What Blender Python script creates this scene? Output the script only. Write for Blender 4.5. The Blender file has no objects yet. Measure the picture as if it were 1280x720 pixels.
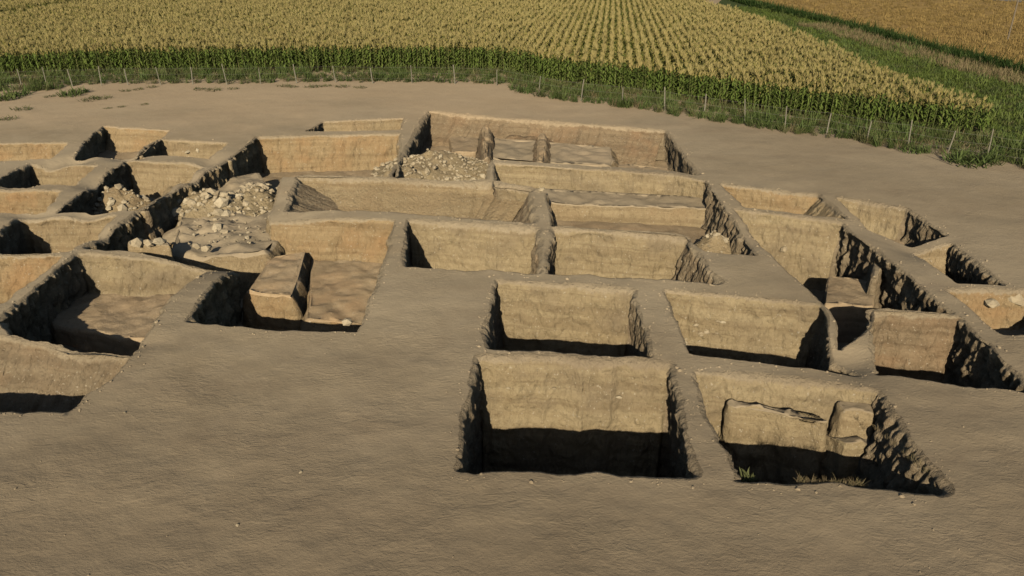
import bpy, math, random
import numpy as np
from mathutils import Vector, Matrix
from mathutils.geometry import delaunay_2d_cdt

random.seed(7)
SC = bpy.context.scene
COL = SC.collection
R = math.radians

# ------------------------------------------------------------------ camera frame
F, HGT, YH = 950.0, 12.0, -85.0
PITCH = math.atan((360 - YH) / F)
SP, CP = math.sin(PITCH), math.cos(PITCH)

def P(x, y, z=0.0):
    """a place on the level z that lies on the sight line measured in the survey picture"""
    dx, dn = x - 640.0, y - 360.0
    dy = F * CP - dn * SP
    dz = -F * SP - dn * CP
    t = (HGT - z) / -dz
    return (dx * t, dy * t, z)

# ------------------------------------------------------------------ numpy noise
def _h(ix, iy, iz, seed):
    n = (ix * 374761393 + iy * 668265263 + iz * 2147483647 + seed * 1274126177) & 0xffffffff
    n = ((n ^ (n >> 13)) * 1274126177) & 0xffffffff
    n = ((n ^ (n >> 16)) * 2246822519) & 0xffffffff
    return ((n ^ (n >> 15)) & 0xffff) / 32767.5 - 1.0

def vn(x, y, z=0.0, seed=0):
    x, y, z = np.broadcast_arrays(np.asarray(x, float), np.asarray(y, float), np.asarray(z, float))
    ix, iy, iz = (np.floor(a).astype(np.int64) for a in (x, y, z))
    fx, fy, fz = x - ix, y - iy, z - iz
    fx, fy, fz = (f * f * (3 - 2 * f) for f in (fx, fy, fz))
    def c(a, b, d): return _h(ix + a, iy + b, iz + d, seed)
    def lx(b, d): return c(0, b, d) * (1 - fx) + c(1, b, d) * fx
    def ly(d): return lx(0, d) * (1 - fy) + lx(1, d) * fy
    return ly(0) * (1 - fz) + ly(1) * fz

def fbm(x, y, z=0.0, seed=0, o=3):
    s, a = 0.0, 1.0
    for k in range(o):
        s = s + a * vn(np.asarray(x) * 2 ** k, np.asarray(y) * 2 ** k, np.asarray(z) * 2 ** k, seed + k * 17)
        a *= .5
    return s / 1.6

def inside(px, py, poly):
    px, py = np.asarray(px), np.asarray(py)
    r = np.zeros(px.shape, bool)
    x0, y0 = poly[-1][0], poly[-1][1]
    for q in poly:
        x1, y1 = q[0], q[1]
        if y0 != y1:
            c = ((y0 > py) != (y1 > py)) & (px < (x1 - x0) * (py - y0) / (y1 - y0) + x0)
            r ^= c
        x0, y0 = x1, y1
    return r

# ------------------------------------------------------------------ objects
def tag(o, label=None, cat=None, group=None, kind=None):
    if label: o['label'] = label
    if cat: o['category'] = cat
    if group: o['group'] = group
    if kind: o['kind'] = kind
    return o

def empty(name, loc=(0, 0, 0)):
    o = bpy.data.objects.new(name, None); COL.objects.link(o)
    o.location = loc; o.empty_display_size = .3
    return o

def mesh(name, v, f, mats, mi=None, smooth=True, attr=None):
    m = bpy.data.meshes.new(name)
    m.from_pydata([tuple(p) for p in v], [], [tuple(q) for q in f])
    for a in (mats if isinstance(mats, (list, tuple)) else [mats]): m.materials.append(a)
    if mi is not None: m.polygons.foreach_set('material_index', mi)
    m.polygons.foreach_set('use_smooth', [smooth] * len(m.polygons))
    for k, vals in (attr or {}).items():
        a = m.attributes.new(k, 'FLOAT', 'POINT'); a.data.foreach_set('value', np.asarray(vals, np.float32))
    m.update()
    return m

def obj(name, me, parent=None, loc=None):
    o = bpy.data.objects.new(name, me); COL.objects.link(o)
    if parent is not None: o.parent = parent
    if loc is not None: o.location = loc
    return o

# ------------------------------------------------------------------ materials
class N:
    def __init__(s, name):
        s.m = bpy.data.materials.new(name); s.m.use_nodes = True
        s.t = s.m.node_tree; s.n = s.t.nodes; s.b = s.n['Principled BSDF']
        s.b.inputs['Roughness'].default_value = .95
        s.b.inputs['Specular IOR Level'].default_value = .15
    def link(s, a, b): s.t.links.new(a, b)
    def pos(s):
        return s.n.new('ShaderNodeNewGeometry').outputs['Position']
    def mapv(s, v, sc, loc=(0, 0, 0), rz=0):
        k = s.n.new('ShaderNodeMapping'); s.link(v, k.inputs['Vector'])
        k.inputs['Scale'].default_value = sc; k.inputs['Location'].default_value = loc
        k.inputs['Rotation'].default_value = (0, 0, rz)
        return k.outputs['Vector']
    def noise(s, v, scale, detail=4, rough=.55, dist=0):
        k = s.n.new('ShaderNodeTexNoise'); s.link(v, k.inputs['Vector'])
        k.inputs['Scale'].default_value = scale; k.inputs['Detail'].default_value = detail
        k.inputs['Roughness'].default_value = rough; k.inputs['Distortion'].default_value = dist
        return k.outputs['Fac']
    def rng(s, v, a, b, c=0., d=1.):
        k = s.n.new('ShaderNodeMapRange'); s.link(v, k.inputs['Value'])
        for i, x in zip(('From Min', 'From Max', 'To Min', 'To Max'), (a, b, c, d)): k.inputs[i].default_value = x
        return k.outputs['Result']
    def mix(s, f, a, b, mode='MIX'):
        k = s.n.new('ShaderNodeMix'); k.data_type = 'RGBA'; k.blend_type = mode
        if isinstance(f, (int, float)): k.inputs[0].default_value = f
        else: s.link(f, k.inputs[0])
        for i, x in ((6, a), (7, b)):
            if isinstance(x, (tuple, list)): k.inputs[i].default_value = (*x[:3], 1)
            else: s.link(x, k.inputs[i])
        return k.outputs[2]
    def math(s, op, a, b):
        k = s.n.new('ShaderNodeMath'); k.operation = op
        for i, x in enumerate((a, b)):
            if isinstance(x, (int, float)): k.inputs[i].default_value = x
            else: s.link(x, k.inputs[i])
        return k.outputs[0]
    def attr(s, name):
        k = s.n.new('ShaderNodeAttribute'); k.attribute_name = name
        return k.outputs['Fac']
    def rand(s):
        return s.n.new('ShaderNodeObjectInfo').outputs['Random']
    def bump(s, h, strength, dist, prev=None):
        k = s.n.new('ShaderNodeBump'); s.link(h, k.inputs['Height'])
        k.inputs['Strength'].default_value = strength; k.inputs['Distance'].default_value = dist
        if prev is not None: s.link(prev, k.inputs['Normal'])
        return k.outputs['Normal']
    def out(s, col, nrm=None):
        if isinstance(col, (tuple, list)): s.b.inputs['Base Color'].default_value = (*col[:3], 1)
        else: s.link(col, s.b.inputs['Base Color'])
        if nrm is not None: s.link(nrm, s.b.inputs['Normal'])
        return s.m

CRUST_A, CRUST_B = (.475, .382, .25), (.38, .30, .19)

def crust_colour(k, p):
    """trampled grey-brown topsoil of the site"""
    c = k.mix(k.rng(k.noise(p, .13, 5), .35, .68), CRUST_A, CRUST_B)
    c = k.mix(k.rng(k.noise(k.mapv(p, (.18, 1.1, 1), rz=.12), .55, 5, .6), .52, .75, 0, .42), c, (.33, .25, .165))
    c = k.mix(k.rng(k.noise(p, .75, 6, .68, .8), .46, .66, 0, .28), c, (.56, .45, .30))
    c = k.mix(k.rng(k.noise(k.mapv(p, (1, 1, 1), (31, 4, 0)), .5, 6, .7, .5), .52, .7, 0, .3), c, (.29, .22, .14))
    c = k.mix(k.rng(k.noise(p, 9, 5, .7), .53, .72, 0, .35), c, (.30, .235, .16))
    c = k.mix(k.rng(k.noise(p, 38, 3, .6), .62, .75, 0, .5), c, (.55, .46, .34))
    # paints lens vignetting into the browner near soil; dusty soil beyond the dig, lightened
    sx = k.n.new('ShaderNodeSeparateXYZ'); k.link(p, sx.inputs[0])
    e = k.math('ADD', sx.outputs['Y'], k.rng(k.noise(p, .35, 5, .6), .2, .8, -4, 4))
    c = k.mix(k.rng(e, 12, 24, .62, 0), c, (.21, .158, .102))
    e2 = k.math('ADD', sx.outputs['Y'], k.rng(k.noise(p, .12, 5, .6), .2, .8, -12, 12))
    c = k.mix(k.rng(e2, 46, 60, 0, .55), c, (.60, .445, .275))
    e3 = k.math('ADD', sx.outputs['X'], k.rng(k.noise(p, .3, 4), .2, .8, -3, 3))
    c = k.mix(k.rng(e3, 5, 16, 0, .28), c, (.26, .20, .13))  # right side toned down in the colour, imitating a darker exposure
    return c

def ground_material():
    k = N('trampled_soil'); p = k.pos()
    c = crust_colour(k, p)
    h1 = k.noise(k.mapv(p, (1.3, 2.6, 1), rz=-.1), 1.7, 8, .66, 1.2)
    h2 = k.noise(k.mapv(p, (1, 1.5, 1), rz=.2), 11, 6, .7)
    big = k.rng(k.noise(p, .45, 4, .6), .38, .64, .15, 1.0)
    h1 = k.math('MULTIPLY', h1, big)
    n = k.bump(h1, .55, .08)
    n = k.bump(h2, .6, .028, n)
    clod = k.rng(k.noise(p, 7, 3, .5, .4), .66, .78)
    n = k.bump(clod, .3, .02, n)
    return k.out(c, n)

def wall_material(name, a, b, tint, strata=.5, speck=.5, rel=1.0):
    k = N(name); p = k.pos()
    lay = k.noise(k.mapv(p, (.22, .22, 2.6)), 1.0, 6, .6, .3)
    c = k.mix(k.rng(lay, .35, .68), a, b)
    thin = k.noise(k.mapv(p, (.10, .10, 4.2)), 1.0, 3, .5, .5)
    c = k.mix(k.rng(thin, .555, .60, 0, .44), c, (b[0] * .72, b[1] * .70, b[2] * .70))
    c = k.mix(k.rng(thin, .44, .40, 0, .36), c, (a[0] * 1.18, a[1] * 1.18, a[2] * 1.2))
    c = k.mix(k.rng(k.noise(p, .55, 4), .45, .7, 0, strata), c, tint)
    c = k.mix(k.rng(k.noise(k.mapv(p, (1.3, 1.3, .8)), 2.2, 7, .68), .50, .72, 0, .6), c, (a[0] * .6, a[1] * .58, a[2] * .55))
    c = k.mix(k.rng(k.noise(p, 13, 4, .65), .6, .72, 0, speck), c, (.12, .085, .05))
    c = k.mix(k.rng(k.noise(p, 5, 5, .7), .56, .66, 0, .5), c, (a[0] * .55, a[1] * .50, a[2] * .46))
    c = k.mix(k.rng(k.noise(p, 11, 2, .5), .66, .71, 0, .75), c, (.55, .47, .34))
    c = k.mix(k.rng(k.noise(k.mapv(p, (.5, .5, .9), (7, 3, 1)), .9, 5, .6), .56, .68, 0, .55), c, tint)
    # the dark trampled crust is the top layer; it ends raggedly a hand below the rim
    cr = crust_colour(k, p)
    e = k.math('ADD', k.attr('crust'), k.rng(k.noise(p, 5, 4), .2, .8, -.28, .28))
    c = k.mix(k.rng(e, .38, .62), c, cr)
    h = k.noise(k.mapv(p, (1, 1, .55)), 6, 7, .65)
    n = k.bump(h, rel, .16 * rel)
    n = k.bump(k.noise(p, 24, 5, .65), .8, .03, n)
    return k.out(c, n)

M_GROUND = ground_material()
M_TAN = wall_material('tan_earth', (.42, .325, .19), (.32, .24, .135), (.35, .25, .14))
M_YEL = wall_material('yellow_earth', (.43, .34, .20), (.355, .27, .152), (.27, .21, .132), .75, .45)
M_ORA = wall_material('orange_earth', (.42, .31, .172), (.34, .245, .13), (.41, .25, .12), .7, .45)
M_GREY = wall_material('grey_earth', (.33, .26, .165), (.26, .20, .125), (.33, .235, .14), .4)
M_FLOOR = wall_material('floor_earth', (.47, .355, .22), (.40, .30, .18), (.49, .345, .20), .4, .3, .5)
M_OFLOOR = wall_material('orange_floor_earth', (.54, .41, .25), (.46, .34, .20), (.56, .37, .20), .5, .25, .4)
M_BROWN = wall_material('brown_earth', (.33, .25, .152), (.245, .18, .108), (.35, .225, .125), .6, .5)
WALLM = {'tan': M_TAN, 'yel': M_YEL, 'ora': M_ORA, 'grey': M_GREY, 'floor': M_FLOOR, 'brown': M_BROWN, 'ofloor': M_OFLOOR, 'top': M_GROUND}

def stone_material():
    k = N('pale_limestone'); tc = k.n.new('ShaderNodeTexCoord').outputs['Object']
    c = k.mix(k.rand(), (.56, .475, .325), (.43, .345, .22))
    c = k.mix(k.rng(k.noise(tc, 5, 5), .45, .7, 0, .6), c, (.33, .255, .16))
    return k.out(c, k.bump(k.noise(tc, 12, 5), .6, .04))
M_STONE = stone_material()
def clod_material():
    k = N('soil_clod'); p = k.pos()
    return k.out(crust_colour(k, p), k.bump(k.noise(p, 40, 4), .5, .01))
M_CLOD = clod_material()

def leafy(name, a, b, dark=None, rough=.6, trans=.25):
    k = N(name); k.b.inputs['Roughness'].default_value = rough
    c = k.mix(k.rand(), a, b)
    p = k.pos()
    c = k.mix(k.rng(k.noise(p, .35, 3), .35, .7, 0, .6), c, dark or (a[0] * .7, a[1] * .75, a[2] * .7))
    k.out(c)
    tr = k.n.new('ShaderNodeBsdfTranslucent'); k.link(c, tr.inputs['Color'])
    ms = k.n.new('ShaderNodeMixShader'); ms.inputs[0].default_value = trans
    k.link(k.b.outputs[0], ms.inputs[1]); k.link(tr.outputs[0], ms.inputs[2])
    k.link(ms.outputs[0], k.n['Material Output'].inputs['Surface'])
    return k.m
M_LEAF = leafy('maize_leaf', (.155, .225, .047), (.215, .27, .065))
M_LEAFTOP = leafy('ripening_maize_leaf', (.36, .325, .09), (.45, .37, .115), (.27, .27, .07))
M_STALK = leafy('maize_stalk', (.13, .165, .05), (.24, .23, .09), trans=.05)
M_TASSEL = leafy('maize_tassel', (.58, .49, .20), (.48, .41, .16), (.52, .39, .145))
M_WEED = leafy('weed_leaf', (.115, .165, .048), (.18, .215, .07))
M_MEADOW = leafy('meadow_leaf', (.135, .185, .04), (.18, .22, .055))
M_DRY = leafy('dry_weed', (.36, .27, .15), (.28, .235, .11))
M_OLIVE = leafy('olive_weed', (.15, .165, .065), (.21, .20, .085))
M_HEDGE = leafy('dark_reed', (.03, .062, .015), (.05, .085, .02))
M_STRAW = leafy('ripe_cereal', (.47, .325, .12), (.38, .255, .09))

def flat(name, c, rough=.8, sc=6, amt=.35):
    k = N(name); k.b.inputs['Roughness'].default_value = rough
    p = k.pos()
    return k.out(k.mix(k.rng(k.noise(p, sc, 5), .4, .7, 0, amt), c, tuple(x * .6 for x in c)))
M_POST = flat('weathered_post', (.235, .215, .16), .8, 7)
M_WIRE = flat('galvanised_wire', (.2, .19, .16), .5)
M_POLE = flat('grey_pole', (.20, .16, .11))

def field_material(name, a, b, stripe):
    k = N(name); p = k.pos()
    c = k.mix(k.rng(k.noise(k.mapv(p, (.35, .03, 1), rz=stripe), 1.0, 5, .6), .3, .7), a, b)
    c = k.mix(k.rng(k.noise(p, .06, 4), .4, .7, 0, .5), c, tuple(x * .8 for x in a))
    c = k.mix(k.rng(k.noise(p, 2.5, 5), .45, .75, 0, .45), c, tuple(x * .5 for x in b))
    return k.out(c, k.bump(k.noise(k.mapv(p, (1, .3, 1), rz=stripe), 3, 5), .8, .25))
M_GOLD = field_material('ripe_grain', (.45, .30, .105), (.36, .235, .085), .5)
M_PALE = field_material('pale_stubble', (.33, .30, .25), (.27, .245, .20), .5)
M_MEADSOIL = field_material('meadow_turf', (.06, .095, .025), (.09, .11, .035), .5)
M_FIELDSOIL = field_material('field_soil', (.13, .105, .05), (.10, .085, .04), .12)

# ------------------------------------------------------------------ ground height
DIPS = [  # px, py, radius across, radius along, drop
    (312, 296, 2.6, 3.4, -.75), (250, 318, 3.0, .7, -.25), (90, 430, 2.4, .55, -.30),
    (345, 246, .8, 2.2, -.3), (62, 203, .8, .8, -.4), (118, 226, .7, 1.0, -.35), (160, 194, .9, .7, -.4), (196, 238, .7, 1.0, -.3), (262, 200, .7, 1.2, -.35), (40, 266, 1.2, .6, -.25), (112, 266, .8, .6, -.3), (95, 198, .7, .7, -.4), (138, 190, .6, .6, -.35), (236, 222, .5, .7, -.35), (128, 292, .5, .7, -.25), (20, 231, 1.0, .5, -.3), (1062, 445, .9, .9, -.35), (550, 224, 2.6, .7, -.2),
    (1120, 285, 1.6, 2.0, -.3), (1150, 305, 1.2, 1.4, -.35), (900, 296, 1.2, 1.4, -.35),
]
DIPW = [(*P(x, y)[:2], rx, ry, dz) for x, y, rx, ry, dz in DIPS]

TX0, TX1 = P(338, 245)[0], P(672, 250)[0]
TY1, TY0 = P(500, 222)[1], P(500, 272)[1]
def ss(t):
    t = np.clip(t, 0, 1); return t * t * (3 - 2 * t)

def gz(x, y):
    x, y = np.asarray(x, float), np.asarray(y, float)
    d = np.hypot(x, y)
    near = np.clip(1.6 - d / 60, 0, 1)
    z = .09 * fbm(x * .14, y * .14, 0, 3) * near + .035 * fbm(x * .7, y * .9, 0, 5) * near
    z = z + .016 * fbm(x * 2.6, y * 4.2, 0, 9) * np.clip(1.4 - d / 28, 0, 1)
    for cx, cy, rx, ry, dz in DIPW:
        z = z + dz * np.exp(-((x - cx) / rx) ** 2 - ((y - cy) / ry) ** 2)
    return z

# ------------------------------------------------------------------ pits
def resample(poly, step):
    """points along a closed polygon with the index of the polygon edge each lies on"""
    pts, eid = [], []
    n = len(poly)
    for i in range(n):
        a, b = np.array(poly[i]), np.array(poly[(i + 1) % n])
        L = np.linalg.norm(b - a); k = max(2, int(round(L / step)))
        for j in range(k):
            pts.append(a + (b - a) * j / k); eid.append(i)
    return np.array(pts), np.array(eid)

def csmooth(v, it):
    for _ in range(it):
        v = .5 * v + .25 * (np.roll(v, 1, 0) + np.roll(v, -1, 0))
    return v

OUTER = []          # hole outlines in the ground sheet
PITS = []

def pit(label, rim, depth, mat='tan', floor='floor', bat=None, rough=None, lip=.16, z0=0.0, seed=None, jit=1.0, floor_tilt=(0, 0)):
    rim = [P(q[0], q[1], q[2] if len(q) > 2 else z0)[:2] for q in rim]
    area = sum(a[0] * b[1] - b[0] * a[1] for a, b in zip(rim, rim[1:] + rim[:1]))
    if area < 0: rim = rim[::-1]
    seed = seed if seed is not None else len(PITS) * 31 + 5
    B = {'N': .10, 'S': .04, 'E': -.10, 'W': -.02}; B.update(bat or {})
    G = {'N': .07, 'S': .05, 'E': .16, 'W': .16}; G.update(rough or {})
    c = np.mean(rim, 0); dist = np.hypot(*c)
    step = max(.042, .0017 * dist)
    q, eid = resample(rim, step)
    nE = len(rim); side = []
    for i in range(nE):
        a, b = np.array(rim[i]), np.array(rim[(i + 1) % nE])
        t = (b - a) / np.linalg.norm(b - a); o = (t[1], -t[0])      # outward
        side.append(('E' if o[0] > 0 else 'W') if abs(o[0]) > .62 else ('N' if o[1] > 0 else 'S'))
    sd = np.array([side[i] for i in eid])
    q = csmooth(q, 3)
    tan = np.roll(q, -1, 0) - np.roll(q, 1, 0); tan /= np.linalg.norm(tan, axis=1)[:, None]
    nin = np.stack([-tan[:, 1], tan[:, 0]], 1)
    u = np.cumsum(np.linalg.norm(np.roll(q, -1, 0) - q, axis=1))
    bt = csmooth(np.array([B[s] for s in sd]), 5)
    gr = csmooth(np.array([G[s] for s in sd]), 5)
    q = q + nin * (jit * (.12 * fbm(u * .6, seed, 0, seed) + .075 * fbm(u * 2.2, seed, 1, seed) - .05 * np.clip(vn(u * 4.5, seed, 4, seed), .2, 1)))[:, None]
    lp = np.maximum(.03, lip) * csmooth(np.where(sd == 'N', 1.9, 1.0), 6) * (1 + .8 * fbm(u * .8, 3, seed, seed + 3) * .8)
    outer = q - nin * lp[:, None]
    OUTER.append(outer)
    zt = gz(outer[:, 0], outer[:, 1])
    rings, crust = [np.column_stack([outer, zt])], [np.ones(len(q))]
    prof = [(math.sin(a) - 1, math.cos(a) - 1, 1 - .12 * i) for i, a in enumerate((.45, .9, 1.3))]  # quarter round
    for ox, oz, cr in prof:
        xy = q + nin * (ox * lp)[:, None]
        rings.append(np.column_stack([xy, zt + oz * lp])); crust.append(np.where(sd == 'N', max(.25, .9 - .3 * (1 - cr) / .12), cr))
    nr = max(6, int(depth / max(.09, .0036 * dist)))
    for k in range(nr + 1):
        s = k / nr
        z = zt - lp - (depth - .1) * s
        ramp = min(1., .75 + s * depth * 1.2)
        ww = u + .12 * vn(u * 1.3, z * 1.6, 2, seed) + .05 * vn(u * 5, z * 4, 3, seed)
        wl = ww + .22 * z
        r1 = (1 - np.abs(vn(wl * 2.6, z * .30, seed, seed))) ** 5
        r2 = (1 - np.abs(vn(wl * 6.0, z * .9, seed, seed + 1))) ** 4
        r3 = (1 - np.abs(vn(ww * 1.1, z * .5, seed, seed + 6))) ** 3
        gv = .45 - .8 * r1 - .55 * r2 - .7 * r3 + .35 * vn(ww * 9, z * 3.5, seed, seed + 7)
        d = gr * ramp * gv + .10 * ramp * fbm(u * .9, z * 1.1, seed, seed + 2) + .055 * ramp * fbm(u * 3.0, z * 3.6, seed, seed + 4, 4) + .03 * ramp * vn(u * 11, z * 11, seed, seed + 5)
        slump = .35 * max(0, s - .86) / .14 * .35
        xy = q + nin * (bt * depth * s + d + slump)[:, None]
        rings.append(np.column_stack([xy, z])); crust.append(np.where(sd == 'N', max(0, .25 - s * depth * 1.5), max(0, .62 - s * depth * 3.0)))
    rings = np.array(rings); crust = np.array(crust)
    root = empty('excavation_pit', (c[0], c[1], 0)); tag(root, label, 'pit', 'earth walled excavation pits of the dig')
    off = np.array([c[0], c[1], 0])
    # runs of one side -> one wall each
    n = len(q); start = next((i for i in range(n) if sd[i] != sd[i - 1]), 0)
    order = [(start + i) % n for i in range(n)]
    runs, cur = [], [order[0]]
    for i in order[1:]:
        if sd[i] == sd[cur[-1]]: cur.append(i)
        else: runs.append(cur); cur = [i]
    runs.append(cur)
    for rn in runs:
        ids = rn + [(rn[-1] + 1) % n]
        m = len(ids); v = (rings[:, ids] - off).reshape(-1, 3)
        f = [(r * m + j, (r + 1) * m + j, (r + 1) * m + j + 1, r * m + j + 1) for r in range(len(rings) - 1) for j in range(m - 1)]
        f = [t[::-1] for t in f]
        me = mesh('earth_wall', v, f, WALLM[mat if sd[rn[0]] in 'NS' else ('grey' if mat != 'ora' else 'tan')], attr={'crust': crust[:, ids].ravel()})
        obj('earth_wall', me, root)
    # floor, reaching a little into the walls
    bot = q + nin * (bt * depth - .3)[:, None]
    x0, y0 = bot.min(0) - .2; x1, y1 = bot.max(0) + .2
    g = max(.12, .005 * dist)
    gx = np.arange(x0, x1 + g, g); gy = np.arange(y0, y1 + g, g)
    X, Y = np.meshgrid(gx, gy)
    base = zt.mean() - lip - depth + .12
    Z = base + .10 * fbm(X * .8, Y * .8, 0, seed + 8) + .04 * fbm(X * 3, Y * 3, 0, seed + 9) + floor_tilt[0] * (X - c[0]) + floor_tilt[1] * (Y - c[1])
    k = inside(X[:-1, :-1] + g / 2, Y[:-1, :-1] + g / 2, bot)
    W = len(gx); f = [(j * W + i, j * W + i + 1, (j + 1) * W + i + 1, (j + 1) * W + i) for j, i in zip(*np.nonzero(k))]
    used = sorted({a for t in f for a in t}); rm = {a: i for i, a in enumerate(used)}
    V = np.column_stack([X.ravel(), Y.ravel(), Z.ravel()])[used] - off
    obj('pit_floor', mesh('pit_floor', V, [tuple(rm[a] for a in t) for t in f], WALLM[floor], attr={'crust': np.zeros(len(V))}), root)
    root['pit_seed'] = seed
    PITS.append(root)
    return root

def block(parent, poly_px, ztop, zbot, mat='tan', name='earth_bench', bat=.08, seed=1, rnd=.12, world=False, tilt=0.0, amp=1.0, zn=.10):
    """a bench of uncut earth: rounded top edge, rough sides"""
    poly = [tuple(p) for p in poly_px] if world else [P(x, y, ztop)[:2] for x, y in poly_px]
    area = sum(a[0] * b[1] - b[0] * a[1] for a, b in zip(poly, poly[1:] + poly[:1]))
    if area < 0: poly = poly[::-1]
    c = np.mean(poly, 0)
    q, _ = resample(poly, max(.07, .003 * np.hypot(*c))); q = csmooth(q, 3)
    tan = np.roll(q, -1, 0) - np.roll(q, 1, 0); tan /= np.linalg.norm(tan, axis=1)[:, None]
    no = np.stack([tan[:, 1], -tan[:, 0]], 1)
    u = np.cumsum(np.linalg.norm(np.roll(q, -1, 0) - q, axis=1))
    q = q + no * (amp * .08 * fbm(u * .9, seed, 0, seed))[:, None]
    rings, cr = [], []
    top = {'floor': 0, 'brown': 0, 'ora': 0}.get(mat, .75)
    for a in (.3, .8, 1.3):
        cr.append(np.full(len(q), top * (.8 if a < .7 else .3)))
        xy = q + no * rnd * (math.sin(a) - 1)
        rings.append(np.column_stack([xy, ztop + zn * fbm(xy[:, 0] * 1.5, xy[:, 1] * 1.5, 0, seed) - rnd * (1 - math.cos(a)) + tilt * (xy[:, 0] - c[0])]))
    nr = max(5, int((ztop - zbot) / .12))
    for k in range(nr + 1):
        s = k / nr; z = ztop - rnd - (ztop - rnd - zbot) * s; cr.append(np.zeros(len(q)))
        d = amp * (.07 * fbm(u * 2.2, z * .6, seed, seed) + .05 * fbm(u * 4.5, z * 3.5, seed, seed + 2)) * min(1, .2 + 3 * s)
        xy = q + no * (bat * (ztop - z) + d)[:, None] if np.ndim(d) else q
        rings.append(np.column_stack([xy, np.full(len(q), z) + tilt * (xy[:, 0] - c[0]) * (1 - s)]))
    rings = np.array(rings); n = len(q)
    off = np.array(parent.location) if parent else np.zeros(3)
    v = list((rings - off).reshape(-1, 3))
    f = [(r * n + j, (r + 1) * n + j, (r + 1) * n + (j + 1) % n, r * n + (j + 1) % n) for r in range(len(rings) - 1) for j in range(n)]
    # the top: points inside the edge ring, triangulated
    edge = rings[0][:, :2]; lo, hi = edge.min(0), edge.max(0); g = max(.14, .005 * np.hypot(*c))
    gx, gy = np.meshgrid(np.arange(lo[0], hi[0], g), np.arange(lo[1], hi[1], g))
    rr = np.random.RandomState(seed); gp_ = np.column_stack([gx.ravel(), gy.ravel()]) + rr.uniform(-.3, .3, (gx.size, 2)) * g
    gp_ = gp_[inside(gp_[:, 0], gp_[:, 1], c + (edge - c) * (1 - .4 * g / max(.5, np.linalg.norm(edge - c, axis=1).mean())))]
    cv, _, cf, *_ = delaunay_2d_cdt([Vector(p) for p in edge] + [Vector(p) for p in gp_], [(k, (k + 1) % n) for k in range(n)], [], 1, 1e-5, False)
    cv = np.array([tuple(p) for p in cv]); nb = len(v)
    cz = ztop + zn * fbm(cv[:, 0] * 1.5, cv[:, 1] * 1.5, 0, seed) + tilt * (cv[:, 0] - c[0]) - rnd * (1 - math.cos(.3))
    cz = cz + .035 * fbm(cv[:, 0] * 4, cv[:, 1] * 4, 0, seed + 3) * (np.arange(len(cv)) >= n)
    v += list(np.column_stack([cv, cz]) - off); nf0 = len(f)
    for t in cf:
        a_, b_, c_ = cv[t[0]], cv[t[1]], cv[t[2]]
        if (b_[0] - a_[0]) * (c_[1] - a_[1]) - (b_[1] - a_[1]) * (c_[0] - a_[0]) < 0: t = t[::-1]
        f.append(tuple(nb + k for k in t))
    cr.append(np.full(len(cv), top))
    tm = {'ora': 'ofloor', 'floor': 'floor', 'brown': 'floor'}.get(mat, 'top')
    mi = [1 if (tm and (i < n or i >= nf0)) else 0 for i in range(len(f))]
    me = mesh(name, v, f, [WALLM[mat], WALLM[tm or mat]], mi, attr={'crust': np.concatenate(cr)})
    return obj(name, me, parent)

def mound(parent, px, py, zb, rx, ry, h, mat='tan', name='earth_bank', seed=1, rz=0.0):
    cx, cy, _ = P(px, py, zb)
    n, m = 64, 20; v, f = [], []
    for r in range(m + 1):
        t = r / m
        for j in range(n):
            a = 2 * math.pi * j / n
            lx, ly = rx * t * math.cos(a), ry * t * math.sin(a)
            X, Y = cx + lx * math.cos(rz) - ly * math.sin(rz), cy + lx * math.sin(rz) + ly * math.cos(rz)
            k = float(fbm(X * .8, Y * .8, 0, seed)); k2 = float(fbm(X * 2.4, Y * 2.4, 0, seed + 1, 4))
            z = zb - .15 + (h + .15) * (1 - t ** 1.6) * (1 + .5 * k) + .20 * k2 * (1 - t * t)
            v.append((X, Y, z))
    for r in range(m):
        for j in range(n):
            f.append((r * n + j, (r + 1) * n + j, (r + 1) * n + (j + 1) % n, r * n + (j + 1) % n))
    off = np.array(parent.location)
    me = mesh(name, np.array(v) - off, f, WALLM[mat], attr={'crust': np.zeros(len(v))})
    def zat(x, y):
        lx, ly = x - cx, y - cy
        ax, ay = lx * math.cos(rz) + ly * math.sin(rz), -lx * math.sin(rz) + ly * math.cos(rz)
        t = min(1, math.hypot(ax / rx, ay / ry))
        k = float(fbm(x * .8, y * .8, 0, seed)); k2 = float(fbm(x * 2.4, y * 2.4, 0, seed + 1, 4))
        return zb - .15 + (h + .15) * (1 - t ** 1.6) * (1 + .5 * k) + .20 * k2 * (1 - t * t)
    o = obj(name, me, parent)
    return o, (cx, cy), zat

#PITDATA
# ---- nearest two
A1 = pit('wide deep pit nearest the viewer in the middle, its near half in black shade', [(598, 447), (838, 455), (867, 592), (573, 586)], 4.3, 'yel',
         bat={'N': .06, 'E': -.12, 'W': .0}, rough={'E': .10, 'W': .10, 'N': .04})
A2 = pit('nearest pit on the right, with a tall earth buttress against its back wall', [(868, 463), (1098, 488), (1178, 611), (921, 597)], 3.9, 'yel',
         bat={'N': .05, 'E': .22, 'W': -.02}, rough={'E': .2, 'N': .05}, lip=.16)
def along_wall(a, b, pts):
    a, b = np.array(P(*a)[:2]), np.array(P(*b)[:2]); L = np.linalg.norm(b - a); t = (b - a) / L; n = np.array([t[1], -t[0]])
    return [tuple(a + t * L * u + n * w) for u, w in pts]
NA, NB = (868, 463), (1098, 488)
block(A2, along_wall(NA, NB, [(.20, .16), (.45, .24), (.68, .34), (.745, .72), (.50, .62), (.22, .52)]), -.80, -4.1, 'yel', 'earth_buttress', .05, 3, .06, world=True, amp=2.2, zn=.28)
block(A2, along_wall(NA, NB, [(.745, .25), (.98, .2), (.99, .80), (.84, .92)]), -1.4, -4.1, 'yel', 'earth_buttress', .05, 4, .07, world=True, amp=2.2, zn=.25)
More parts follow.
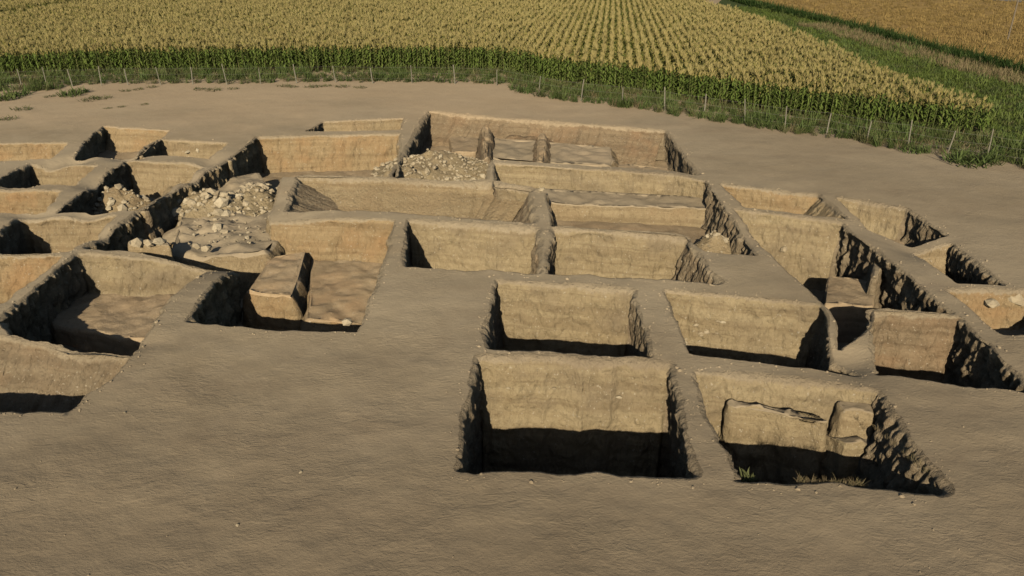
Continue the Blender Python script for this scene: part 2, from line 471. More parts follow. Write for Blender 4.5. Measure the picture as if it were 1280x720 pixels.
block(A2, along_wall(NA, NB, [(.80, -.1), (.99, -.1), (.99, .45), (.82, .45)]), -.5, -1.6, 'tan', 'earth_bench', .1, 6, .14, world=True, amp=1.6)
# ---- second row
B1 = pit('middle pit behind the nearest one, its lit back wall above a strip of black shade', [(620, 349), (790, 364), (814, 444), (611, 434)], 3.3, 'yel',
         bat={'N': .08, 'E': -.06, 'W': .05}, rough={'E': .13, 'N': .04, 'W': .09})
B2 = pit('long pit right of centre with pale flecked back wall and curved right lip', [(832, 363), (1024, 381), (1033, 396), (1037, 424), (1041, 442), (1074, 464), (864, 441)], 3.2, 'yel',
         bat={'N': .08, 'E': .0}, rough={'N': .06, 'E': .16}, lip=.09, jit=.5)
B3 = pit('small pit at the right edge with orange back wall and ragged dark right side', [(1090, 391), (1200, 397), (1288, 490), (1098, 464)], 2.7, 'brown',
         bat={'N': .08, 'E': -.02}, rough={'E': .24, 'N': .05}, lip=.12)
# ---- right side
R1 = pit('long stepped pit on the right with a square earth block in its near end', [(918, 262), (1052, 277), (1110, 322), (1192, 391), (1090, 387), (1085, 400), (1072, 421), (1049, 430), (1047, 404), (1040, 386), (998, 347), (960, 312)], 3.3, 'yel',
         bat={'N': .14, 'E': -.10, 'W': .03}, rough={'E': .24, 'N': .08}, lip=.10, jit=.6)
block(R1, [(1036, 344), (1092, 350), (1091, 383), (1030, 380)], -1.55, -3.5, 'floor', 'earth_block', .02, 8, .10)
block(R1, [(1091, 315), (1106, 320), (1100, 345), (1092, 345)], -.7, -3.3, 'grey', 'earth_buttress', .08, 9, .15, amp=1.5)
R2 = pit('shallow pit with orange back wall beyond the long stepped pit on the right', [(902, 231), (1022, 243), (1060, 272), (932, 259)], 1.25, 'ora',
         bat={'N': .25, 'E': .85}, rough={'E': .12, 'N': .09}, lip=.15)
R3 = pit('far right pit with a broad sunlit slope and a black notch at its right corner', [(1047, 247), (1132, 261), (1184, 292), (1143, 296), (1085, 280)], 1.45, 'yel',
         bat={'N': .25, 'E': -.05, 'W': .3}, rough={'E': .2, 'N': .06}, lip=.13, jit=.7)
R4 = pit('narrow pit on the far right with a black ragged right wall and pitted slope', [(1146, 303), (1190, 301), (1258, 356), (1197, 353), (1166, 327)], 1.9, 'tan',
         bat={'E': -.05, 'W': .5, 'N': .2}, rough={'E': .26}, lip=.10, jit=.7)
R5 = pit('shallow orange pit cut off by the right edge, with pale stones in its wall', [(1188, 362), (1310, 366), (1330, 418), (1254, 416), (1226, 397)], 1.5, 'ora',
         bat={'N': .15, 'W': .7}, rough={'N': .14}, lip=.12)
# ---- centre
C1 = pit('middle pit with a plain yellow back wall and a narrow dark left wall', [(510, 275), (670, 286), (671, 338), (507, 332)], 2.3, 'yel',
         bat={'N': .10, 'W': -.05, 'E': .1}, rough={'W': .09, 'N': .04}, lip=.2)
C2 = pit('middle pit with grey patches low on its back wall and a rough right side', [(692, 285), (857, 298), (896, 352), (686, 339)], 2.3, 'yel',
         bat={'N': .07, 'E': .25}, rough={'E': .2, 'N': .05}, lip=.2)
PL = pit('wide shallow trench left of the centre with a long gently sloping back face', [(374, 222), (480, 223), (606, 227), (660, 236), (664, 275), (500, 264), (356, 258)], 1.3, 'tan',
         bat={'N': 1.5, 'W': 2.2, 'E': .5, 'S': .2}, rough={'N': .05, 'W': .04, 'E': .05}, lip=.24, jit=1.2)
DC2 = pit('broad terraced pit in the centre with a stepped back wall and crumbled right corner', [(618, 203), (838, 219), (881, 226), (946, 318), (884, 313), (858, 294), (690, 281), (684, 240), (618, 232)], 1.9, 'yel',
          bat={'N': .12, 'E': .15, 'W': .3}, rough={'E': .26, 'N': .06}, lip=.10, jit=.6)
block(DC2, [(626, 232), (700, 237), (884, 246), (886, 262), (690, 254), (626, 247)], -1.0, -2.2, 'tan', 'earth_bench', .18, 12, .2)
E1 = pit('large far pit holding a heap of pale rubble, black walls at its right corner', [(536, 139), (640, 149), (831, 163), (872, 218), (836, 213), (612, 197), (607, 221), (488, 219), (500, 205)], 1.9, 'brown',
         bat={'N': 1.1, 'E': -.06, 'W': -.02}, rough={'E': .10, 'W': .2, 'N': .10}, lip=.22, jit=.7)
block(E1, [(562, 171), (598, 172), (597, 190), (565, 190)], -1.25, -2, 'floor', 'earth_bench', .02, 14, .06)
mound(E1, 665, 184, -1.9, 5.5, 4.5, .95, 'brown', 'earth_bank', 51)
mound(E1, 740, 186, -1.9, 3.5, 3.5, .65, 'brown', 'earth_bank', 52)
mound(E1, 600, 158, -1.6, 6.0, 2.5, .9, 'brown', 'earth_bank', 53)
block(E1, [(610, 172), (690, 176), (766, 184), (768, 209), (690, 205), (610, 198)], -.95, -2, 'tan', 'earth_terrace', .45, 61, .4, amp=2.6, zn=.16)
block(E1, [(672, 168), (684, 168), (682, 204), (670, 203)], -.35, -2, 'brown', 'earth_partition', .3, 62, .25, amp=1.5, zn=.3)
block(E1, [(602, 160), (614, 160), (612, 198), (603, 198)], -.3, -2, 'brown', 'earth_partition', .3, 63, .25, amp=1.5, zn=.3)
block(E1, [(772, 205), (836, 209), (838, 215), (772, 212)], -1.0, -2, 'ora', 'earth_bench', .1, 65, .12, amp=1.4)
# ---- far left of the centre
E3 = pit('shallow far pit with a small black wedge at its left end', [(404, 152), (503, 148), (500, 162), (381, 164)], 1.1, 'tan',
         bat={'N': .2}, rough={'W': .12}, lip=.10, jit=.6)
# ---- left rubble area
MM = pit('large irregular pit left of centre with orange trench, stone heaps and black fluted walls',
         [(214, 240), (286, 199), (322, 171), (499, 167), (494, 219), (352, 221), (333, 260), (336, 269), (494, 276), (447, 414), (234, 401), (292, 319), (108, 309), (170, 266)], 2.9, 'ora',
         bat={'N': .2, 'W': -.02, 'E': .15}, rough={'W': .34, 'N': .07}, lip=.14, floor='ofloor', jit=.7)
block(MM, [(224, 262), (282, 222), (326, 214), (345, 235), (350, 300), (336, 316), (300, 321), (240, 322), (206, 316), (216, 300)], -1.15, -3.0, 'tan', 'earth_terrace', .25, 19, .45, amp=1.8, zn=.2)
block(MM, [(160, 298), (206, 299), (212, 303), (214, 308), (160, 306)], -.42, -3.0, 'tan', 'earth_kerb', .05, 20, .12, amp=1.3)
block(MM, [(322, 192), (505, 186), (505, 238), (350, 238), (316, 232), (300, 215)], -2.3, -3.0, 'floor', 'earth_terrace', .05, 26, .12)
block(MM, [(283, 193), (292, 192), (291, 202), (284, 203)], -.15, -1.8, 'yel', 'earth_pillar', .05, 27, .10, amp=1.6)
block(MM, [(338, 318), (386, 312), (376, 352), (366, 372), (304, 363), (318, 345)], -1.45, -3.0, 'ora', 'earth_bench', .18, 21, .34, amp=1.6)
block(MM, [(388, 312), (492, 318), (470, 408), (380, 400), (386, 350)], -2.0, -3.0, 'ora', 'earth_bench', .2, 22, .3, amp=1.6)
# ---- left column pits
L1 = pit('square pit on the left with a stepped brown floor and a black left wall', [(96, 318), (262, 321), (206, 382), (160, 444), (14, 415), (-6, 399)], 2.5, 'yel',
         bat={'N': .12, 'W': -.03, 'E': .1}, rough={'W': .3, 'N': .06}, lip=.12)
block(L1, [(96, 360), (246, 370), (196, 425), (150, 424), (118, 416), (60, 404)], -1.75, -2.9, 'floor', 'earth_bench', .1, 24, .10)
L0 = pit('collapsed pit in the near left corner with a cracked sloping back wall', [(-160, 414), (14, 421), (157, 449), (134, 472), (107, 488), (84, 513), (-160, 509)], 2.3, 'grey',
         bat={'N': .8, 'E': .1}, rough={'N': .16}, lip=.14)
D1 = pit('left pit with black slots in its left wall and a bank of stones in front', [(158, 200), (256, 204), (206, 239), (180, 262), (72, 262), (96, 243)], 2.0, 'tan',
         bat={'N': .2, 'W': -.03}, rough={'W': .3, 'N': .1}, lip=.10, jit=1.25)
EL = pit('small far left pit with a dark left wedge and stones in its back wall', [(198, 175), (286, 178), (262, 195), (166, 193)], 1.2, 'tan',
         bat={'N': .2}, rough={'W': .14, 'N': .12}, lip=.10, jit=1.25)
D0 = pit('far left pit with a dark wedge shaped wall at the frame edge', [(38, 203), (122, 206), (90, 229), (-14, 229)], 1.5, 'tan',
         bat={'N': .12}, rough={'W': .12, 'N': .1}, lip=.10, jit=1.25)
C0 = pit('pit at the left edge showing only its sunlit back wall below a dark wedge pit', [(-130, 233), (74, 238), (57, 262), (-130, 267)], 1.7, 'ora',
         bat={'N': .12}, rough={'N': .1}, lip=.10, jit=1.25)
B0 = pit('left pit with a black wedge at the frame edge and a pock marked back wall', [(24, 271), (148, 268), (86, 315), (-26, 317)], 2.3, 'tan',
         bat={'N': .1, 'W': -.03}, rough={'W': .18, 'N': .08}, lip=.12, jit=1.25)
A0 = pit('pit at the left edge with an orange lower wall, beside the square stepped pit', [(-130, 321), (76, 321), (0, 376), (-130, 392)], 2.6, 'ora',
         bat={'N': .14}, rough={'N': .07}, lip=.12, jit=1.25)
X1 = pit('farthest left pit with a stony sunlit back wall at the frame edge', [(-130, 181), (84, 178), (64, 197), (30, 200), (-130, 201)], 1.3, 'ora',
         bat={'N': .15}, rough={'N': .16}, lip=.10, jit=1.25)
X2 = pit('farthest left pit with a leaning dark corner wall and a low orange slope', [(129, 158), (212, 163), (178, 190), (150, 193), (92, 195), (106, 177)], 1.4, 'ora',
         bat={'N': .6, 'W': -.02}, rough={'W': .2}, lip=.10, jit=1.25)

# ------------------------------------------------------------------ ground sheet
def ground():
    pts = []
    d = 5.0; rows = 0
    while d < 92:
        s = .0085 * d
        w = .80 * d + 5
        xs = np.arange(-w, w, s) + (rows % 2) * s / 2
        pts.append(np.column_stack([xs, np.full(len(xs), d)])); d += s; rows += 1
    while d < 2600:
        s = .07 * d
        xs = np.arange(-1.3 * d - 30, 1.3 * d + 30, s)
        pts.append(np.column_stack([xs, np.full(len(xs), d)])); d += s
    pts.append(np.array([(-2600, -400), (0, -400), (2600, -400), (-2600, 900), (2600, 900), (-400, -60), (0, -60), (400, -60), (-60, -15), (0, -15), (60, -15),
                         (-20, 0), (-10, 0), (0, 0), (10, 0), (20, 0), (-2600, 3000), (2600, 3000)], float))
    g = np.concatenate(pts)
    rs = np.random.RandomState(3)
    g = g + rs.uniform(-.25, .25, g.shape) * (.0085 * np.abs(g[:, 1:2]))
    bad = np.zeros(len(g), bool)
    for o in OUTER: bad |= inside(g[:, 0], g[:, 1], o)
    g = g[~bad]
    verts = [Vector(p) for p in g]; edges = []
    for o in OUTER:
        k = len(verts); n = len(o)
        verts += [Vector(p) for p in o]; edges += [(k + i, k + (i + 1) % n) for i in range(n)]
    v, e, f, *_ = delaunay_2d_cdt(verts, edges, [], 0, 1e-5, False)
    V = np.array([tuple(p) for p in v]); Fc = np.array([tuple(t) for t in f])
    cen = V[Fc].mean(1)
    bad = np.zeros(len(Fc), bool)
    for o in OUTER: bad |= inside(cen[:, 0], cen[:, 1], o)
    Fc = Fc[~bad]
    a = V[Fc]; ar = (a[:, 1, 0] - a[:, 0, 0]) * (a[:, 2, 1] - a[:, 0, 1]) - (a[:, 2, 0] - a[:, 0, 0]) * (a[:, 1, 1] - a[:, 0, 1])
    Fc[ar < 0] = Fc[ar < 0][:, ::-1]
    Z = gz(V[:, 0], V[:, 1])
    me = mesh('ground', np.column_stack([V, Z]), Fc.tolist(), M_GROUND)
    return tag(obj('ground', me), kind='structure')
ground()

# ------------------------------------------------------------------ stones
def stone_mesh(seed):
    import bmesh
    bm = bmesh.new(); bmesh.ops.create_icosphere(bm, subdivisions=1, radius=.5)
    for v in bm.verts:
        c = v.co.normalized()
        k = 1.08 + .40 * float(fbm(c.x * 1.3 + seed * 7, c.y * 1.3, c.z * 1.3, seed)) + .22 * float(vn(c.x * 3 + 5, c.y * 3, c.z * 3, seed))
        v.co = Vector((c.x * 1.15, c.y * .9, c.z * .68)) * .5 * k
        v.co = Vector((round(v.co.x / .17) * .17 * .45 + v.co.x * .55, round(v.co.y / .19) * .19 * .45 + v.co.y * .55, round(v.co.z / .15) * .15 * .45 + v.co.z * .55))
    me = bpy.data.meshes.new('stone'); bm.to_mesh(me); bm.free(); me.materials.append(M_STONE)
    return me
STONES = [stone_mesh(i) for i in range(6)]
SRC = {}

def stone(x, y, z, s, label, group=None, name='rubble_stone'):
    me = random.choice(STONES)
    o = SRC[me.name].copy() if me.name in SRC else bpy.data.objects.new(name, me)
    SRC.setdefault(me.name, o); o.name = name
    for k in list(o.keys()): del o[k]
    COL.objects.link(o)
    o.location = (x, y, z); o.scale = (s * random.uniform(.8, 1.3), s * random.uniform(.8, 1.2), s * random.uniform(.7, 1.15))
    o.rotation_euler = (random.uniform(-.5, .5), random.uniform(-.5, .5), random.uniform(0, 6.3))
    return tag(o, label, 'stone', group)

FILL = []
def heap(pitroot, px, py, zb, rx, ry, h, n, smin, smax, label, group, seed, mat='tan', rz=0., fill=0):
    o, (cx, cy), zat = mound(pitroot, px, py, zb, rx, ry, h, mat, 'earth_bank', seed, rz)
    rs = random.Random(seed)
    for i in range(n):
        a = rs.uniform(0, 6.283); t = math.sqrt(rs.random()) * .97
        lx, ly = rx * t * math.cos(a), ry * t * math.sin(a)
        x, y = cx + lx * math.cos(rz) - ly * math.sin(rz), cy + lx * math.sin(rz) + ly * math.cos(rz)
        s = rs.uniform(smin, smax) * (1 if rs.random() > .12 else 1.5)
        stone(x, y, zat(x, y) + s * .10, s, label, group)
    for i in range(fill):
        a = rs.uniform(0, 6.283); t = math.sqrt(rs.random()) * 1.02
        lx, ly = rx * t * math.cos(a), ry * t * math.sin(a)
        x, y = cx + lx * math.cos(rz) - ly * math.sin(rz), cy + lx * math.sin(rz) + ly * math.cos(rz)
        s = rs.uniform(smin * .45, smin * 1.25); FILL.append((x, y, zat(x, y) + s * .08, s))

heap(E1, 546, 211, -.9, 3.9, 2.7, .95, 96, .16, .38, 'pale limestone piece on the big rubble heap in the far middle pit', 'stones of the big far rubble heap', 41, 'yel', fill=420)
heap(E1, 500, 217, -.6, 1.5, .9, .5, 16, .12, .28, 'pale limestone piece on the low left tail of the big rubble heap', 'stones on the tail of the big heap', 42, 'yel', fill=70)
heap(MM, 264, 260, -1.2, 2.4, 1.7, .7, 36, .24, .62, 'cream stone on the bright heap under the black fluted wall', 'stones of the heap under the fluted wall', 43, 'yel', fill=110)
heap(MM, 320, 250, -1.2, 1.5, 3.2, .65, 26, .2, .5, 'cream stone on the slope between the fluted wall and the wide shallow trench', 'stones on the slope by the shallow trench', 44, 'yel', .3, fill=110)
heap(D1, 150, 258, -1.5, 2.2, 1.3, .95, 26, .22, .52, 'cream stone on the bank in the pit with black wall slots', 'stones on the bank by the slotted wall', 45, 'tan', fill=70)
heap(DC2, 896, 312, -1.2, 1.3, 1.1, .8, 12, .12, .28, 'cream stone in the crumbled right corner of the terraced pit', 'stones in the crumbled pit corner', 46, 'tan', fill=60)
# low banks of slumped earth that fill the rubble pit
mound(MM, 266, 288, -1.3, 2.4, 1.8, .4, 'top', 'earth_bank', 47)
mound(MM, 222, 258, -1.5, 1.1, 2.2, 1.1, 'tan', 'earth_bank', 48, .5)

LOOSE = [
    (272, 286, -1.1, .55, 'cream stone standing upright on the rubble pit floor'),
    (279, 293, -1.2, .5, 'smaller cream stone in front of the upright one on the rubble pit floor'),
    (246, 309, -.9, .5, 'flat stone at the near lip of the rubble pit, over a dark gap'),
    (258, 312, -.9, .42, 'dark sided stone at the near lip of the rubble pit'),
    (172, 304, -.35, .5, 'cream stone left of the kerb below the black hollow'),
    (186, 305, -.35, .5, 'cream stone in the middle of the kerb below the black hollow'),
    (200, 303, -.35, .5, 'cream stone at the right of the kerb below the black hollow'),
    (434, 404, -.35, .42, 'white stone at the near right corner of the long orange pit'),
    (676, 238, -.05, .34, 'white stone on the ledge behind the centre pits'),
    (684, 260, -.4, .3, 'white stone low on the centre wall, between the two middle pits'),
    (156, 515, .0, .10, 'small stone on bare ground by the near left pit'),
    (376, 590, .0, .09, 'small stone alone on the bare foreground'),
    (297, 657, .0, .08, 'tiny dark stone on the bare foreground near the bottom'),
    (980, 312, -1.6, .3, 'white stone at the left foot of the long stepped pit wall'),
    (1240, 380, -.5, .5, 'pale stone bulging from the wall of the orange pit at right'),
    (1268, 376, -.45, .7, 'largest pale stone in the orange pit at the right edge'),
    (1082, 577, -2.6, .3, 'pale stone low in the right corner of the buttress pit'),
    (1052, 505, -.7, .3, 'white stone wedged above the gap of the buttress pit'),
]
def wall_stones(a, b, n, u0, u1, z0, z1, bat, s0, s1, label, group, seed):
    r = random.Random(seed)
    for i in range(n):
        u, z = r.uniform(u0, u1), r.uniform(z0, z1); s = r.uniform(s0, s1)
        (x, y), = along_wall(a, b, [(u, -bat * z + .02)])
        o = stone(x, y, z, s, label, group); o.scale.y *= .5; o.rotation_euler = (0, 0, r.uniform(-.3, .3))
wall_stones((832, 363), (1024, 381), 16, .12, .42, -2.3, -1.0, .08, .10, .24, 'pale fleck of stone in the back wall of the pale flecked pit', 'stone flecks in the pale flecked wall', 71)
wall_stones((598, 447), (838, 455), 5, .1, .9, -1.8, -.5, .06, .08, .16, 'pale stone in the back wall of the wide deep pit nearest the viewer', 'stones in the nearest wide back wall', 72)
wall_stones((868, 463), (1098, 488), 6, .3, .95, -2.4, -.5, .06, .08, .2, 'pale stone in the back wall of the buttress pit', 'stones in the buttress pit back wall', 73)
rq = random.Random(77)
for i in range(120):
    x, y = rq.uniform(232, 336), rq.uniform(240, 304)
    if i > 23: X, Y, Z = P(x, y, -1.0); FILL.append((X, Y, -1.10 + rq.uniform(-.03, .08), rq.uniform(.05, .13))); continue
    X, Y, Z = P(x, y, -1.0); stone(X, Y, -1.12 + rq.uniform(-.04, .1), rq.choice((.12, .16, .2, .28)), 'small pale stone scattered over the floor of the rubble strewn pit', 'stones scattered on the rubble pit floor')
for x, y, z, s, lab in LOOSE:
    X, Y, Z = P(x, y, z)
    stone(X, Y, Z + s * .1 if z < -.02 else float(gz(X, Y)) + s * .12, s, lab, None, 'stone')
for x, y, z in ((225, 180, -.35), (232, 184, -.5), (242, 183, -.45), (251, 181, -.4), (257, 185, -.5), (247, 188, -.6), (212, 182, -.45), (236, 190, -.7)):
    X, Y, Z = P(x, y, z); stone(X, Y, Z, .38, 'pale stone set in the back wall of the small far left pit', 'stones in the small far left pit wall')

# ------------------------------------------------------------------ plants
def ribbon(V, Fs, base, az, L, w, up, droop, seg=4, twist=0.0):
    """an arching strap leaf"""
    ca, sa = math.cos(az), math.sin(az); k = len(V)
    for i in range(seg + 1):
        t = i / seg
        r = L * t * (1 - .15 * t); z = up * L * t - droop * L * t * t
        ww = w * (math.sin(math.pi * min(1, .18 + .82 * t)) ** .7 if t < 1 else .04)
        tw = twist * t
        px, py = -sa * math.cos(tw), ca * math.cos(tw)
        for s in (-.5, .5):
            V.append((base[0] + ca * r + px * ww * s, base[1] + sa * r + py * ww * s, base[2] + z + math.sin(tw) * ww * s))
    for i in range(seg):
        a = k + 2 * i; Fs.append((a, a + 1, a + 3, a + 2))

def tube(V, Fs, a, b, ra, rb, n=5):
    a, b = Vector(a), Vector(b); d = (b - a).normalized()
    x = d.orthogonal().normalized(); y = d.cross(x); k = len(V)
    for p, r in ((a, ra), (b, rb)):
        for j in range(n):
            t = 2 * math.pi * j / n; q = p + (x * math.cos(t) + y * math.sin(t)) * r; V.append(tuple(q))
    for j in range(n): Fs.append((k + j, k + (j + 1) % n, k + n + (j + 1) % n, k + n + j))
    Fs.append(tuple(k + n + j for j in range(n)))

def maize(seed, seg=4, nl=13, nt=12, top=.80):
    rs = random.Random(seed); H = 2.15 * rs.uniform(.94, 1.06)
    s, l, lt, t = ([], []), ([], []), ([], []), ([], [])
    lean = (rs.uniform(-.08, .08), rs.uniform(-.08, .08))
    tube(*s, (0, 0, -.05), (lean[0], lean[1], H), .022, .012)
    a0 = rs.uniform(0, 6.28)
    for i in range(nl):
        h = H * (.18 + .80 * i / (nl - 1)); f = h / H
        az = a0 + math.pi * i + rs.uniform(-.6, .6)
        L = rs.uniform(.55, .8) * (1.0 - .35 * max(0, f - .6) / .4)
        ribbon(*(lt if f > top else l), (lean[0] * f, lean[1] * f, h), az, L, .135, rs.uniform(.9, 1.5), rs.uniform(.9, 1.5), seg, rs.uniform(-.6, .6))
    for i in range(nt):
        az = rs.uniform(0, 6.28); o = rs.uniform(.05, .19) if i else 0
        b = (lean[0], lean[1], H - .04); L = rs.uniform(.26, .42)
        e = (b[0] + o * math.cos(az), b[1] + o * math.sin(az), b[2] + L)
        tube(*t, b, e, .014, .008, 3)
    return s, l, lt, t

def merge(parts):
    V, Fs, mi = [], [], []
    for k, (v, f) in enumerate(parts):
        o = len(V); V += v; Fs += [tuple(a + o for a in q) for q in f]; mi += [k] * len(f)
    return V, Fs, mi

def tuft(seed, n, h, spread, w, seg=3, mats=None, arch=1.0):
    rs = random.Random(seed); V, Fs = [], []
    for i in range(n):
        a = rs.uniform(0, 6.28); r = spread * math.sqrt(rs.random())
        L = h * rs.uniform(.55, 1.1)
        ribbon(V, Fs, (r * math.cos(a), r * math.sin(a), -.02), rs.uniform(0, 6.28), L * rs.uniform(.5, .9), w * rs.uniform(.6, 1.3),
               rs.uniform(1.2, 2.0), rs.uniform(.3, 1.1) * arch, seg, rs.uniform(-1, 1))
    return V, Fs

def lib(name, objs):
    c = bpy.data.collections.new(name)
    for o in objs: c.objects.link(o)
    return c

def lib_obj(name, V, Fs, mats, mi=None, smooth=True):
    return bpy.data.objects.new(name, mesh(name, V, Fs, mats, mi, smooth))

def scatter(name, pts, coll, smin, smax, label, cat, tilt=.08, scale_attr=None):
    """uncountable plants: one object that spreads copies over its points"""
    me = bpy.data.meshes.new(name); me.from_pydata([tuple(p) for p in pts], [], [])
    a = me.attributes.new('size', 'FLOAT', 'POINT')
    a.data.foreach_set('value', np.asarray(scale_attr if scale_attr is not None else np.ones(len(pts)), np.float32))
    o = obj(name, me); tag(o, label, cat, None, 'stuff')
    g = bpy.data.node_groups.new(name, 'GeometryNodeTree')
    g.interface.new_socket('Geometry', in_out='INPUT', socket_type='NodeSocketGeometry')
    g.interface.new_socket('Geometry', in_out='OUTPUT', socket_type='NodeSocketGeometry')
    n = g.nodes; L = g.links.new
    gi, go = n.new('NodeGroupInput'), n.new('NodeGroupOutput')
    ci = n.new('GeometryNodeCollectionInfo'); ci.inputs['Collection'].default_value = coll
    ci.inputs['Separate Children'].default_value = True; ci.inputs['Reset Children'].default_value = True
    ip = n.new('GeometryNodeInstanceOnPoints'); ip.inputs['Pick Instance'].default_value = True
    rv = n.new('FunctionNodeRandomValue'); rv.data_type = 'FLOAT_VECTOR'
    rv.inputs['Min'].default_value = (-tilt, -tilt, 0); rv.inputs['Max'].default_value = (tilt, tilt, 6.283)
    rf = n.new('FunctionNodeRandomValue'); rf.data_type = 'FLOAT'
    rf.inputs[2].default_value = smin; rf.inputs[3].default_value = smax; rf.inputs['Seed'].default_value = 5
    na = n.new('GeometryNodeInputNamedAttribute'); na.data_type = 'FLOAT'; na.inputs['Name'].default_value = 'size'
    mu = n.new('ShaderNodeMath'); mu.operation = 'MULTIPLY'
    ri = n.new('FunctionNodeRandomValue'); ri.data_type = 'INT'
    ri.inputs[4].default_value = 0; ri.inputs[5].default_value = 50; ri.inputs['Seed'].default_value = 9
    L(gi.outputs[0], ip.inputs['Points']); L(ci.outputs[0], ip.inputs['Instance'])
    L(rv.outputs[0], ip.inputs['Rotation']); L(rf.outputs[1], mu.inputs[0]); L(na.outputs[0], mu.inputs[1])
    L(mu.outputs[0], ip.inputs['Scale']); L(ri.outputs[2], ip.inputs['Instance Index'])
    L(ip.outputs[0], go.inputs[0])
    md = o.modifiers.new('spread', 'NODES'); md.node_group = g
    return o

# ---- maize field
FRONT = [(-120, 96), (0, 95), (60, 93), (160, 91), (300, 90), (450, 89), (600, 89), (640, 93), (700, 106), (800, 118), (900, 133), (1000, 147), (1100, 158), (1232, 172)]
FW = [P(x, y)[:2] for x, y in FRONT]
HX = [-.9, -.64, -.45, 0, .15, .36, .62, .9]; HS = [.82, .88, 1.02, 1.06, 1.02, .95, .84, .78]
def msize(x, y): return np.interp(np.asarray(x) / np.maximum(np.asarray(y), 1) * .92, HX, HS) * .98

parts = [maize(100 + i, 4, 14, 7, .95) for i in range(6)]
ME_ST = [mesh('stalk', *p[0], M_STALK) for p in parts]
ME_LV = [mesh('leaves', *merge([p[1], p[2]])[:2], [M_LEAF, M_LEAFTOP], merge([p[1], p[2]])[2]) for p in parts]
ME_TS = [mesh('tassel', *p[3], M_TASSEL) for p in parts]

# front row: every plant on its own
seglen = [math.dist(a, b) for a, b in zip(FW, FW[1:])]; tot = sum(seglen)
def along(d):
    for (a, b), L in zip(zip(FW, FW[1:]), seglen):
        if d <= L: return a[0] + (b[0] - a[0]) * d / L, a[1] + (b[1] - a[1]) * d / L
        d -= L
    return FW[-1]
rs = random.Random(5)
d0 = seglen[0] * .80; NF = 296
for i in range(NF):
    x, y = along(d0 + (tot - d0) * (i + rs.uniform(-.3, .3)) / (NF - 1))
    y += rs.uniform(-.1, .45)
    k = i % 6
    lab = ('green maize plant with tan tassel in the front row, straight part of the fence' if x < 0
           else 'green maize plant with tan tassel in the front row, slanting part of the fence')
    o = obj('maize_plant', ME_ST[k]); o.location = (x, y, float(gz(x, y)))
    s = float(msize(x, y)) * rs.uniform(.9, 1.06); o.scale = (s, s, s); o.rotation_euler = (rs.uniform(-.04, .04), rs.uniform(-.04, .04), rs.uniform(0, 6.28))
    tag(o, lab, 'maize plant', 'maize plants along the front of the field' + (', straight part' if x < 0 else ', slanting part'))
    obj('leaves', ME_LV[k], o); obj('tassel', ME_TS[k], o)

corn_lib = []
for i in range(7):
    p = maize(200 + i, 3, 10, 11); V, Fs, mi = merge(p)
    corn_lib.append(lib_obj('maize_variant', V, Fs, [M_STALK, M_LEAF, M_LEAFTOP, M_TASSEL], mi))
CORN = lib('maize_variants', corn_lib)

def front_y(x): return np.interp(x, [p[0] for p in FW], [p[1] for p in FW])
def edge_x(y): return np.interp(y, [40, 50, 63, 101, 126, 200], [31.6, 31.2, 30.3, 32, 31, 30])
def field_points():
    rs = np.random.RandomState(11)
    az = R(7.0); ca, sa = math.cos(az), math.sin(az)
    U, Vv = [], []
    for u in np.arange(-130, 60, .78):
        v = np.arange(40, 185, .25)
        U.append(np.full(len(v), u)); Vv.append(v + rs.uniform(-.1, .1, len(v)))
    u, v = np.concatenate(U), np.concatenate(Vv)
    u = u + rs.normal(0, .05, len(u))
    x, y = u * ca + v * sa, -u * sa + v * ca
    fy = front_y(x)
    ok = (y > fy + .55) & (x < edge_x(y)) & (x > -.80 * y - 4) & (y < 172)
    ok &= ~((x > -72.5) & (x < -69.2))                       # field track
    ok &= ~((y > fy + 14) & (y > 95) & (rs.rand(len(x)) < .25))
    ok &= ~(fbm(x * .25, y * .25, 0, 77) > .78)
    x, y = x[ok], y[ok]
    return np.column_stack([x, y, np.zeros(len(x))])
fp = field_points()
print('maize points', len(fp))
sz = msize(fp[:, 0], fp[:, 1]) * (1 + .06 * fbm(fp[:, 0] * .2, fp[:, 1] * .2, 0, 15))
scatter('maize_field', fp, CORN, .86, 1.12, 'ripening maize in rows filling the field behind the fence', 'maize crop', .05, sz)

# soil under the maize
def sheet(name, poly, z, mat, kind='structure', label=None, cat=None, step=None):
    V = [(x, y, z) for x, y in poly]
    o = obj(name, mesh(name, V, [tuple(range(len(V)))], mat, smooth=False))
    return tag(o, label, cat, None, kind)
poly = [FW[0]] + FW[1:] + [(31.2, 50.5), (30.3, 63), (32, 101), (31, 126), (30, 175), (-150, 175)]
poly = [(x, y + (.25 if i < len(FW) else 0)) for i, (x, y) in enumerate(poly)]
sheet('field_soil', poly, .13, M_FIELDSOIL)

# ---- meadow, reeds and cereal on the right
HEDGE = [(905, -2), (960, 13), (1020, 27), (1080, 42), (1160, 65), (1220, 81), (1290, 97), (1400, 122)]
HW = [P(x, y)[:2] for x, y in HEDGE]
hy = lambda x: np.interp(x, [p[0] for p in sorted(HW)], [p[1] for p in sorted(HW)])
sheet('meadow', [(31.5, 50), (29.8, 43.0)] + [P(1290, 212)[:2], P(1420, 235)[:2]] + HW[::-1] + [(31.3, 130), (32.2, 101), (30.6, 63)], .135, M_MEADSOIL)
sheet('grain_field', HW + [(330, 60), (400, 260), (31, 260), (31.3, 150)], .13, M_GOLD)
sheet('stubble_field', [P(1090, -12)[:2], P(1180, -3)[:2], P(1290, 5)[:2], P(1450, 18)[:2], (420, 270), (180, 300)], .19, M_PALE)

